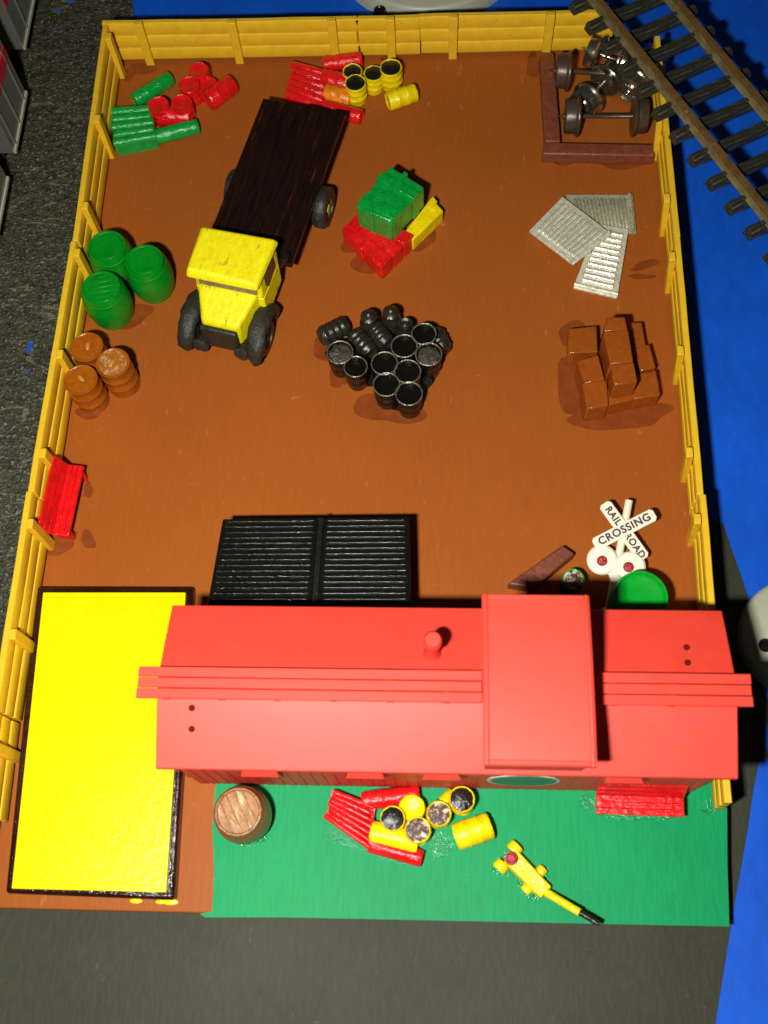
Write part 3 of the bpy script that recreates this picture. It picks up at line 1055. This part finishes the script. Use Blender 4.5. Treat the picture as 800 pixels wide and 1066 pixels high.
def pail(label, p, r=.308, h=.8, full=None):
    c = at(p[0], p[1], h)
    t = thing('pail', label, 'pail', (c.x, c.y, 0), random.uniform(0, 6), gp_)
    m = MB()
    m.lathe([(r * .8, 0), (r * .86, .04), (r * .9, h * .35), (r * .97, h * .40), (r * .92, h * .45), (r * .95, h * .68), (r * 1.01, h * .73), (r * .96, h * .78), (r * .98, h - .05), (r * .90, h - .02), (r * .88, h - .13), (0, h - .15)], 26)
    m.build('body', 'pail', t, ang=50, jitter=.004)
    m = MB()
    m.lathe([(r * .98, h - .03), (r * 1.02, h - .02), (r * 1.03, h), (r * .98, h + .012), (r * .93, h - .0), (r * .92, h - .03)], 26, closed=False)
    m.build('rim', 'pailrim', t)
    if full:
        m = MB()
        m.lathe([(r * .87, h - .10), (r * .5, h - .06), (0, h - .07)], 18)
        m.build('filling', full, t, jitter=.02)
    return t


pail('open black pail at the left of the pile, next to the lying can, grey inside', (354, 366.5), full='pailfill')
pail('open black pail at the left front of the pile, beside the grey filled one', (370.5, 381.5), .275)
pail('open black pail directly behind the front left one of the two foremost', (400.5, 378))
pail('open black pail at the front left of the two foremost pails', (402.5, 400))
pail('foremost open black pail, standing over the reddish stain', (426, 409.5))
pail('open black pail between the foremost pail and the upper right pails', (424.5, 386.5))
pail('open black pail at the right edge of the pile, filled with grey', (446.5, 368.5), full='pailfill')
pail('open black pail below the small milk can, ringed rim', (421, 360))
pail('open black pail at the upper right of the pile, half in shadow', (441.5, 347.5), .29)


def can(label, p, r=.24, h=.85):
    c = at(p[0], p[1], h)
    t = thing('milk_can', label, 'milk can', (c.x, c.y, 0), 0, gp_)
    m = MB()
    m.lathe([(r, 0), (r, .45), (r * .98, .5), (r * .62, .66), (r * .6, .72)], 24)
    m.build('body', 'cansheen', t, ang=50)
    m = MB()
    m.lathe([(r * .6, .68), (r * .82, .72), (r * .84, .76), (r * .5, h - .04), (r * .42, h), (r * .2, h + .05), (0, h + .06)], 22)
    m.build('lid', 'cansheen', t)


can('black milk can with shiny domed lid, farthest back and left of the pair', (384, 327))
can('black milk can with domed lid, right of the pair at the back of the pile', (407, 323))
can('smaller black milk can in front of the pair, beside the upper right pail', (422, 338), .22, .75)
lying('black ringed can lying on its side at the far left of the black pile', (333, 352), (362, 337), .25, 'cansheen', .26, gp_, 'can', 'can', ribs=True)
lying('black ringed can lying in the centre, pointing at the left front pail', (368, 347), (387, 368), .25, 'cansheen', .3, gp_, 'can', 'can', ribs=True)
lying('black ringed can lying below the pair of milk cans', (389, 340), (404, 359), .23, 'cansheen', .45, gp_, 'can', 'can', ribs=True)
lying('black can lying at the far right of the black pile, behind the grey filled pail', (452, 345), (462, 366), .25, 'cansheen', .26, gp_, 'can', 'can', ribs=True)

# ================================================================== CRATE STACKS
gs = 'painted crates stacked in the middle of the yard'


def solid(name, label, cat, pxs, zt, zb, mat, group, straps=(), bevel=.03, jit=0.0, cuts=()):
    P = [at(x, y, zt) for x, y in pxs]
    c = sum(P, Vector()) / len(P)
    c.z = zb
    a = sum((P[i].x * P[(i + 1) % 4].y - P[(i + 1) % 4].x * P[i].y) for i in range(4))
    t = thing(name, label, cat, c, 0, group)
    m = MB(c)
    Q = P if a > 0 else list(reversed(P))
    m.hexa([(p.x, p.y, zb) for p in Q], [(p.x + random.uniform(-jit, jit), p.y + random.uniform(-jit, jit), zt + random.uniform(-jit, jit)) for p in Q])
    m.build('body', mat, t, bevel=bevel)
    for si, (e, f0, f1) in enumerate(straps):    # e = 0: band from edge 0-1 to edge 3-2 ; e = 1: from edge 1-2 to edge 0-3
        A, B, C_, D = (P[0], P[1], P[2], P[3]) if e == 0 else (P[1], P[2], P[3], P[0])
        a0, a1 = A.lerp(B, f0), A.lerp(B, f1)
        b0, b1 = D.lerp(C_, f0), D.lerp(C_, f1)
        mid = (A + B + C_ + D) / 4
        up = .045 + .006 * si
        pts = []
        for p in (a0, a1, b1, b0):
            d = (p - mid)
            d.z = 0
            pts.append(p + d.normalized() * (.03 + .005 * si))
        ar = sum((pts[i].x * pts[(i + 1) % 4].y - pts[(i + 1) % 4].x * pts[i].y) for i in range(4))
        if ar < 0:
            pts.reverse()
        mm = MB(c)
        mm.hexa([(p.x, p.y, zb + .02) for p in pts], [(p.x, p.y, zt + up) for p in pts])
        mm.build('strap', mat, t, bevel=.015)
    return t


solid('crate', 'red block of crates under the green one in the middle of the yard', 'crate', [(357, 240), (381, 217), (430, 245), (397, 279)], .5, 0, 'red', gs, [(0, .03, .31), (0, .37, .63), (0, .69, .97), (1, .46, .52)], .03)
solid('crate', 'tapered yellow crate wedged under the right side of the green one', 'crate', [(420, 243), (449, 205), (462, 219), (430, 250)], .45, 0, 'yellow', gs, [(1, .1, .45)], .04)
solid('crate', 'big green strapped crate lying on top of the red and yellow ones', 'crate', [(371, 215), (406, 172), (442, 194), (407, 231)], 1.3, .53, 'green', gs, [(0, .08, .30), (0, .62, .80), (1, .40, .50)], .05, .015)

gb = 'brown crates piled on the right of the yard'
CR = [
    ('brown crate at the back end of the top row on the pile', [(632, 331), (650, 330), (654, 343), (629.5, 345.5)], 1.25, .02),
    ('long brown crate in the middle of the top row on the pile', [(629.5, 345.5), (654, 343), (659.5, 375.5), (635.5, 378.5)], 1.3, .02),
    ('brown crate at the near end of the top row of the pile', [(635.5, 379), (660, 376), (664, 397), (640, 401)], 1.2, .02),
    ('brown crate at the back left corner of the pile', [(594, 343), (620, 340), (621.5, 365), (593.5, 366.5)], .6, 0),
    ('small brown crate in the middle of the left row', [(602.5, 375.5), (622.5, 370), (629, 394), (609, 398.5)], .75, 0),
    ('brown crate at the front left corner of the pile', [(607.5, 400), (631, 396.5), (632.5, 421), (612, 424)], .7, 0),
    ('smallest brown crate, at the back right of the pile', [(656, 336.5), (667.5, 336), (672, 359), (661, 360.5)], .5, 0),
    ('brown crate in the middle of the right row, nearest the fence', [(660, 363.5), (676, 359), (682, 381.5), (667, 385)], .55, 0),
    ('brown crate at the front right corner of the pile', [(663, 390), (682, 387), (686.5, 410), (661, 414)], .55, 0),
    ('brown crate low in the middle of the front row', [(632, 405), (661, 401), (662, 414), (633, 421)], .55, 0),
]
for lab, q, zt, zb in CR:
    mx_, my_ = sum(p[0] for p in q) / 4, sum(p[1] for p in q) / 4
    k_ = 1.09 if zb == 0 else 1.02
    q = [(mx_ + (p[0] - mx_) * k_, my_ + (p[1] - my_) * k_) for p in q]
    solid('crate', lab, 'crate', q, zt, zb, 'crate', gb, bevel=.03, jit=.015)

# ================================================================== TIMBER BEAMS
gt = 'brown timbers round the wheelsets'
for lab, q, z0, zt, grp in (
        ('brown timber beam running from the back fence down to the other beam', [(562, 54), (577, 54), (584, 147), (567.5, 147)], 0, .36, gt),
        ('brown timber beam lying crosswise in front of the wheelsets, ending at the right fence', [(566, 147.5), (682, 149.5), (682.5, 162), (565, 160)], 0, .36, gt),
        ('dark brown timber lying slantwise in the shade behind the caboose', [(528, 608), (586, 567), (599, 576), (556, 612)], .0, .38, None)):
    P = [at(x, y, zt) for x, y in q]
    c = sum(P, Vector()) / 4
    c.z = 0
    m = MB(c)
    m.quad(q, zt, z0)
    tag(m.build('timber_beam', 'beam', bevel=.05, segs=3, loc=c), lab, 'timber', grp)


# ================================================================== WHEELSETS
def wheelset(label, a, b, mat, amat, z=.5, z2=None, group='wheelsets heaped in the back right corner', gauge=None, r=.5):
    A, B = at(a[0], a[1], z), at(b[0], b[1], z if z2 is None else z2)
    c = (A + B) / 2
    t = thing('wheelset', label, 'wheelset', c, 0, group)
    d = (B - A).normalized()
    L = gauge or (B - A).length
    A, B = c - d * L / 2, c + d * L / 2
    m = MB(c)
    m.lathe([(0, -.05), (.03, .05), (.075, .10), (.075, .3), (.06, .32), (.06, L * .5), (.06, L - .32), (.075, L - .3), (.075, L - .10), (.03, L - .05), (0, L + .05)], 16, A, d)
    m.build('axle', amat, t)
    for s, p in ((1, A + d * .16), (-1, B - d * .16)):
        m = MB(c)
        m.lathe([(.09, .02), (.16, 0), (.2, .04), (r * .7, .06), (r * .78, 0), (r * .84, 0), (r * .86, .03), (r * .88, .24), (r * .93, .27), (r * 1.02, .30), (r * 1.03, .33), (r * .98, .36), (r * .75, .35), (.2, .30), (.1, .36)], 36, p, d * s)
        m.build('wheel', mat, t, ang=35)
    return t


wheelset('brown wheelset lying nearest the cross beam, axle level with it', (582, 121), (680, 121), 'axle', 'axle')
wheelset('brown wheelset leaning behind the nearest one, its left wheel against the upright beam', (573, 73), (669, 79), 'axle', 'axle', .62, .55)
wheelset('shiny steel wheelset at the back of the heap under the back fence', (607, 50), (664, 70), 'steel', 'steel', .45, .4, r=.48)
wheelset('shiny steel wheelset standing askew between the two brown ones', (603, 113), (640, 74), 'steel', 'steel', .42, .42, r=.45, gauge=1.7)
wheelset('shiny steel wheelset half hidden under the track sleepers', (655, 95), (682, 58), 'steel', 'steel', .48, .5, r=.46, gauge=1.7)

# ================================================================== METAL SHEETS
def sheet(label, pxs, z, mat, nrib, th=.09, edge=.16, tilt=None):
    """cast corrugated panel: pxs corners; ribs run from edge 0-1 to edge 3-2"""
    zz = z if isinstance(z, (list, tuple)) else [z] * 4
    P = [at(x, y, h) for (x, y), h in zip(pxs, zz)]
    c = sum(P, Vector()) / 4
    m = MB(c)
    P2 = [p - Vector((0, 0, th)) for p in P]
    a = sum((P[i].x * P[(i + 1) % 4].y - P[(i + 1) % 4].x * P[i].y) for i in range(4))
    if a > 0:
        m.hexa(P2, P)
    else:
        m.hexa(list(reversed(P2)), list(reversed(P)))
    root = m.build('metal_sheet', mat, bevel=.02, loc=c)
    tag(root, label, 'metal sheet', 'cast corrugated metal sheets')
    mid = c.copy()
    m = MB(c)
    for k in range(nrib):
        f_ = .12 + .74 * k / (nrib - 1)
        l, r_ = P[0].lerp(P[1], f_), P[3].lerp(P[2], f_)
        d = r_ - l
        l, r_ = l + d * .09, r_ - d * .09
        w_ = (P[1] - P[0]).length * .74 / (nrib - 1)
        m.lathe([(0, 0), (w_ * .44, .06), (w_ * .44, (r_ - l).length - .06), (0, (r_ - l).length)], 12, l - Vector((0, 0, w_ * .05)), r_ - l)
    m.build('rib', 'castingrib_lit' if mat == 'casting' else mat, root)
    # folded lip along the edge 1-2
    m = MB(c)
    l, r_ = P[1], P[2]
    m.tube(l.lerp(P[0], .05), r_.lerp(P[3], .05), .05, .05, 10)
    m.build('lip', mat, root)
    return root


sheet('dull grey corrugated metal sheet at the back of the three, ribs running towards the viewer', [(589, 202), (659, 202), (663, 242), (598, 243)], [.12, .12, .12, .12], 'castingdull', 14)
sheet('brightest corrugated metal sheet, pointing at the brown crates', [(655, 238), (643, 310), (597, 299), (622, 232)], [.2, .1, .1, .22], 'casting', 10)
sheet('silvery corrugated metal sheet lying on top of the other two, at the left', [(551, 240), (597, 275), (637, 243), (586, 204)], [.12, .32, .36, .26], 'casting', 10)

# ================================================================== BENCHES
def make_bench(label, loc, rz):
    t = thing('bench', label, 'bench', loc, rz, 'red benches')
    t.scale = (1, .72, 1)
    Ln = 1.72
    m = MB()
    for k in range(3):
        m.box((0, -.02 - .17 * k, .50 - .012 * k), (Ln, .168, .07), mat=Matrix.Rotation(.0, 3, 'X'))
    m.box((0, -.20, .455), (Ln, .5, .04))
    m.build('seat', 'red', t, bevel=.012)
    m = MB()
    for k in range(3):
        m.box((0, .10 + .075 * k, .60 + .155 * k), (Ln, .07, .168), mat=Matrix.Rotation(R(-22), 3, 'X'))
    m.box((0, .215, .76), (Ln, .05, .5), mat=Matrix.Rotation(R(-22), 3, 'X'))
    m.build('backrest', 'red', t, bevel=.012)
    for x in (-.72, .72):
        m = MB()
        m.box((x, -.17, .22), (.1, .5, .44))
        m.build('leg', 'red', t, bevel=.02)
    return t


b1 = at(65, 521, .45)
bench = make_bench('red slatted bench against the left fence near the yellow platform', (b1.x + .02, b1.y, 0), R(86))
b2 = at(666, 838, .45)
dup(bench, (b2.x, b2.y + .12, 0), R(-1), 'red slatted bench on the green lawn against the caboose wall')

# ================================================================== FLOOR JACK
A, B = at(531, 890, .3), at(569, 929, .3)
c = (A + B) / 2
c.z = 0
t = thing('floor_jack', 'small yellow floor jack with long black tipped handle on the green lawn', 'floor jack', c)
d = (B - A).normalized()
s = Vector((-d.y, d.x, 0))
m = MB(c)
m.hexa([A - s * .20 + Vector((0, 0, -.2)), B - s * .17 + Vector((0, 0, -.2)), B + s * .17 + Vector((0, 0, -.2)), A + s * .20 + Vector((0, 0, -.2))],
       [A - s * .17, B - s * .15, B + s * .15, A + s * .17])
m.build('frame', 'yellow', t, bevel=.03)
for p, rr in ((at(536, 883, .15), .15), (at(521.5, 902, .15), .15), (at(563, 907, .10), .11), (at(549, 925, .10), .11)):
    m = MB(c)
    m.lathe([(rr * .9, -.09), (rr, -.06), (rr, .06), (rr * .9, .09)], 18, (p.x, p.y, rr), s)
    m.build('wheel', 'yellow', t)
m = MB(c)
p = at(532, 894, .34)
m.lathe([(.07, -.1), (.12, 0), (.13, .05), (.09, .06), (.07, .02), (0, .02)], 18, (p.x, p.y, .36))
m.build('saddle', 'lens', t)
m = MB(c)
hA, hM, hB = B + Vector((0, 0, -.04)), at(604, 950, .5), at(624, 962, .62)
m.tube(hA, hM, .085, .075, 12)
m.build('handle', 'yellow', t)
m = MB(c)
m.tube(hM, hB, .06, .05, 12)
m.build('handle_grip', 'black', t)

# ================================================================== SMALL GREEN BOTTLE BARREL
standing('small green drum with worn black top standing behind the caboose cupola', (597, 603), .24, .6, 'green', 'lidworn')

# ================================================================== CROSSING SIGN
Bs = Vector((12.62, 6.15, 0))
Tz = .55
Ts = at(655, 521, Tz)
u = (Ts - Bs).normalized()
view = (CAM - (Bs + Ts) / 2).normalized()
n_ = (view - u * view.dot(u)).normalized()
sd = u.cross(n_).normalized()
t = thing('crossing_sign', 'white railroad crossing sign with two red lamps tipped back behind the green barrel', 'sign', Bs)


def sp(px, py, off=0.0):
    return on_plane(px, py, Bs + n_ * off, n_)


m = MB(Bs)
m.tube(Bs, Ts, .095, .085, 14)
m.build('pole', 'white', t)
m = MB(Bs)
m.lathe([(.22, 0), (.22, .08), (.15, .12), (.1, .2)], 24, Bs)
m.build('foot', 'white', t)


def arm(p0, p1, off, wd=.29, th=.07):
    a, b = sp(*p0, off), sp(*p1, off)
    d = (b - a).normalized()
    q_ = n_.cross(d)
    mm = MB(Bs)
    ring = []
    L = (b - a).length
    r = wd / 2
    cc = .06
    for x, y in [(0, -r + cc), (cc, -r), (L - cc, -r), (L, -r + cc), (L, r - cc), (L - cc, r), (cc, r), (0, r - cc)]:
        ring.append(a + d * x + q_ * y)
    mm.hexa([p - n_ * th / 2 for p in ring], [p + n_ * th / 2 for p in ring])
    return mm.build('crossbuck_arm', 'white', t, bevel=.012), a, b, d, q_, th / 2


def text(word, o, d, q_, size, off, parent):
    cu = bpy.data.curves.new(word.lower(), 'FONT')
    cu.body = word
    cu.size = size
    cu.extrude = .003
    cu.offset = .008
    cu.space_character = 1.12
    cu.align_x = 'CENTER'
    cu.align_y = 'CENTER'
    tmp = bpy.data.objects.new('tmp', cu)
    COL.objects.link(tmp)
    bpy.context.view_layer.update()
    me = bpy.data.meshes.new_from_object(tmp.evaluated_get(bpy.context.evaluated_depsgraph_get()))
    bpy.data.objects.remove(tmp)
    me.materials.clear()
    me.materials.append(M['letter'])
    ob = bpy.data.objects.new('lettering', me)
    COL.objects.link(ob)
    ob.parent = parent
    rot = Matrix((d, q_, n_)).transposed().to_4x4()
    ob.matrix_local = Matrix.Translation(o + n_ * off - Bs) @ rot
    return ob


a1, A, B, d, q_, hz = arm((629, 524), (671, 582), .12)
text('RAIL', A + (B - A) * .235, d, q_, .205, hz + .004, a1)
text('ROAD', A + (B - A) * .765, d, q_, .205, hz + .004, a1)
a2, A, B, d, q_, hz = arm((618.5, 567.5), (682, 535), .195)
text('CROSSING', A + (B - A) * .5, d, q_, .235, hz + .004, a2)
for px, py, lx, ly in ((627, 583, 627, 584), (656, 590, 654.5, 590.5)):
    o = sp(px, py, .10)
    m = MB(Bs)
    m.lathe([(.28, -.12), (.33, -.06), (.33, .04), (.29, .08), (.12, .09), (0, .09)], 32, o, n_)
    h_ = m.build('lamp_head', 'white', t)
    o2 = sp(lx, ly, .19)
    m = MB(Bs)
    m.lathe([(.115, -.02), (.115, .02), (.07, .05), (0, .055)], 18, o2, n_)
    m.build('lens', 'lens', h_)
m = MB(Bs)
o = sp(640, 600, .05)
m.hexa([sp(630, 590, .0), sp(641, 617, .0), sp(656, 596, .0), sp(641, 585, .0)], [sp(630, 590, .12), sp(641, 617, .12), sp(656, 596, .12), sp(641, 585, .12)])
m.build('lamp_bracket', 'white', t, bevel=.03)

# ================================================================== TRACK
ZR = 2.02
ra, rb = at(631, 7, ZR), at(800, 219, ZR)
rc, rd_ = at(712, 7, ZR), at(800, 115, ZR)
d = (rb - ra).normalized()
s = Vector((d.y, -d.x, 0))          # towards the far rail?
off = (rc - ra).dot(s)
if off < 0:
    s, off = -s, -off
t = thing('railway_track', 'length of model railway track with black sleepers laid over the back right fence corner', 'track', (ra.x, ra.y, 1.45))
O = (ra.x, ra.y, 1.45)
L0, L1 = -5.0, 14.0
for k in (0, off):
    p0, p1 = ra + d * L0 + s * k, ra + d * L1 + s * k
    m = MB(O)
    for mi_, hw, z0, z1 in ((1, .12, 1.74, 1.79), (1, .045, 1.79, 1.95), (0, .075, 1.94, 2.02)):
        m.mi = mi_
        m.hexa([(p0 + s * -hw).xy.to_3d() + Vector((0, 0, z0)), (p1 + s * -hw).xy.to_3d() + Vector((0, 0, z0)), (p1 + s * hw).xy.to_3d() + Vector((0, 0, z0)), (p0 + s * hw).xy.to_3d() + Vector((0, 0, z0))],
               [(p0 + s * -hw).xy.to_3d() + Vector((0, 0, z1)), (p1 + s * -hw).xy.to_3d() + Vector((0, 0, z1)), (p1 + s * hw).xy.to_3d() + Vector((0, 0, z1)), (p0 + s * hw).xy.to_3d() + Vector((0, 0, z1))])
    m.build('rail', ['rail', 'railfoot_lit'], t, bevel=.012)
# sleepers: pixel pitch of the photo gives the spacing
sl0 = at(706, 117, 1.7)
pitch = (at(779, 241, 1.7) - at(709.6, 137, 1.7)).dot(d) / 4
base = (at(709.6, 137, 1.7) - ra).dot(d)
mid = off / 2
rotz = math.atan2(s.y, s.x)
k0 = int((L0 - base) / pitch)
for k in range(k0, int((L1 - base) / pitch)):
    ctr = ra + d * (base + k * pitch) + s * mid
    ctr.z = 0
    m = MB()
    m.hexa([(-1.36, -.15, 1.49), (1.36, -.15, 1.49), (1.36, .15, 1.49), (-1.36, .15, 1.49)],
           [(-1.33, -.105, 1.74), (1.33, -.105, 1.74), (1.33, .105, 1.74), (-1.33, .105, 1.74)])
    for e in (-off / 2, off / 2):
        for f_ in (-.13, .13):
            m.box((e + f_, 0, 1.77), (.09, .12, .08))
    ob = m.build('sleeper', 'sleeper', t, bevel=.02)
    ob.location = ctr - Vector(O)
    ob.rotation_euler.z = rotz

# ================================================================== PALE SIGNAL BASES
for lab, px, py, z, r, holes in (
        ('pale grey plastic disc with a dark screw hole at the right edge of the picture', 838, 662, TZ + .42, 1.33, [(797, 672)]),
        ('pale grey plastic base with a small dark hole behind the back fence', 446, -66, TZ + .55, 2.75, [(395, 11)])):
    c = at(px, py, z)
    t = thing('plastic_base', lab, 'base plate', (c.x, c.y, TZ))
    O = (c.x, c.y, TZ)
    m = MB(O)
    h = z - TZ
    m.lathe([(r, 0), (r, h - .1), (r - .04, h - .03), (r - .12, h), (0, h + .02)], 64, (c.x, c.y, TZ))
    m.build('body', 'pale', t, ang=40)
    for hx, hy in holes:
        p = at(hx, hy, z)
        m = MB(O)
        m.lathe([(.15, -.1), (.15, .02), (.12, .025), (.10, -.0), (.05, .01), (0, .012)], 20, (p.x, p.y, z + .01))
        m.build('screw', 'steeldark', t)

# ================================================================== SILVER COACHES
gc = 'silver train on the left trackbed'


def coach(label, X, y0, y1, zb, zt, mat='silver', stripe=True, seams=(), nose=False):
    O = (X - 1.6, (y0 + y1) / 2, TZ + .1)
    t = thing('railway_coach', label, 'railway car', O, 0, gc)
    m = MB(O)
    pr = [(0, zb), (0.0, zt - .7), (-.12, zt - .3), (-.5, zt), (-1.6, zt + .12), (-2.7, zt), (-3.08, zt - .3), (-3.2, zt - .7), (-3.2, zb)]
    m.hexa([(X + x, y0, z) for x, z in pr], [(X + x, y1, z) for x, z in pr])
    m.build('body', mat, t, bevel=.03)
    if stripe:
        m = MB(O)
        m.box((X + .006, (y0 + y1) / 2, zb + 1.55), (.03, y1 - y0 - .08, .34))
        m.build('stripe', 'stripe', t)
    for sy in seams:
        m = MB(O)
        m.box((X + .012, sy, (zb + zt - .7) / 2), (.04, .05, zt - .7 - zb - .06))
        m.build('door_seam', mat, t)
    m = MB(O)
    m.box((X + .01, (y0 + y1) / 2, zb + .05), (.06, y1 - y0, .09))
    m.build('side_sill', 'pale' if mat == 'silver' else mat, t)
    m = MB(O)
    m.box((X - 1.6, (y0 + y1) / 2, zb - .1), (2.4, (y1 - y0) * .9, .3))
    m.build('underframe', 'darkmetal', t)
    for yy in (y0 + .6, y1 - .7):
        for sx in (-.9, -2.3):
            m = MB(O)
            m.lathe([(.1, -.1), (.45, -.1), (.45, .08), (.5, .1), (.1, .1)], 24, (X + sx, yy, TZ + .1 + .5), (1, 0, 0))
            m.build('wheel', 'axle', t)


ca, cb_ = at(28, 97, .2), at(15, 160, .2)
coach('silver railway coach with red stripe at the left edge, nearest the yard corner', ca.x, cb_.y, ca.y, .2, 3.4, seams=(cb_.y + .25, cb_.y + .95, ca.y - .3))
cc_ = at(24, 52, .2)
coach('silver railway coach with red stripe in the top left corner, partly out of view', at(33, 15, .2).x, cc_.y, cc_.y + 7, .2, 3.4, seams=(cc_.y + .7, cc_.y + 1.8))
cd_ = at(8, 212, .0)
coach('dull grey railway coach of which only the end shows at the left edge', cd_.x, cd_.y - 1.2, at(5, 186, .2).y, .2, 2.6, 'silver', False)
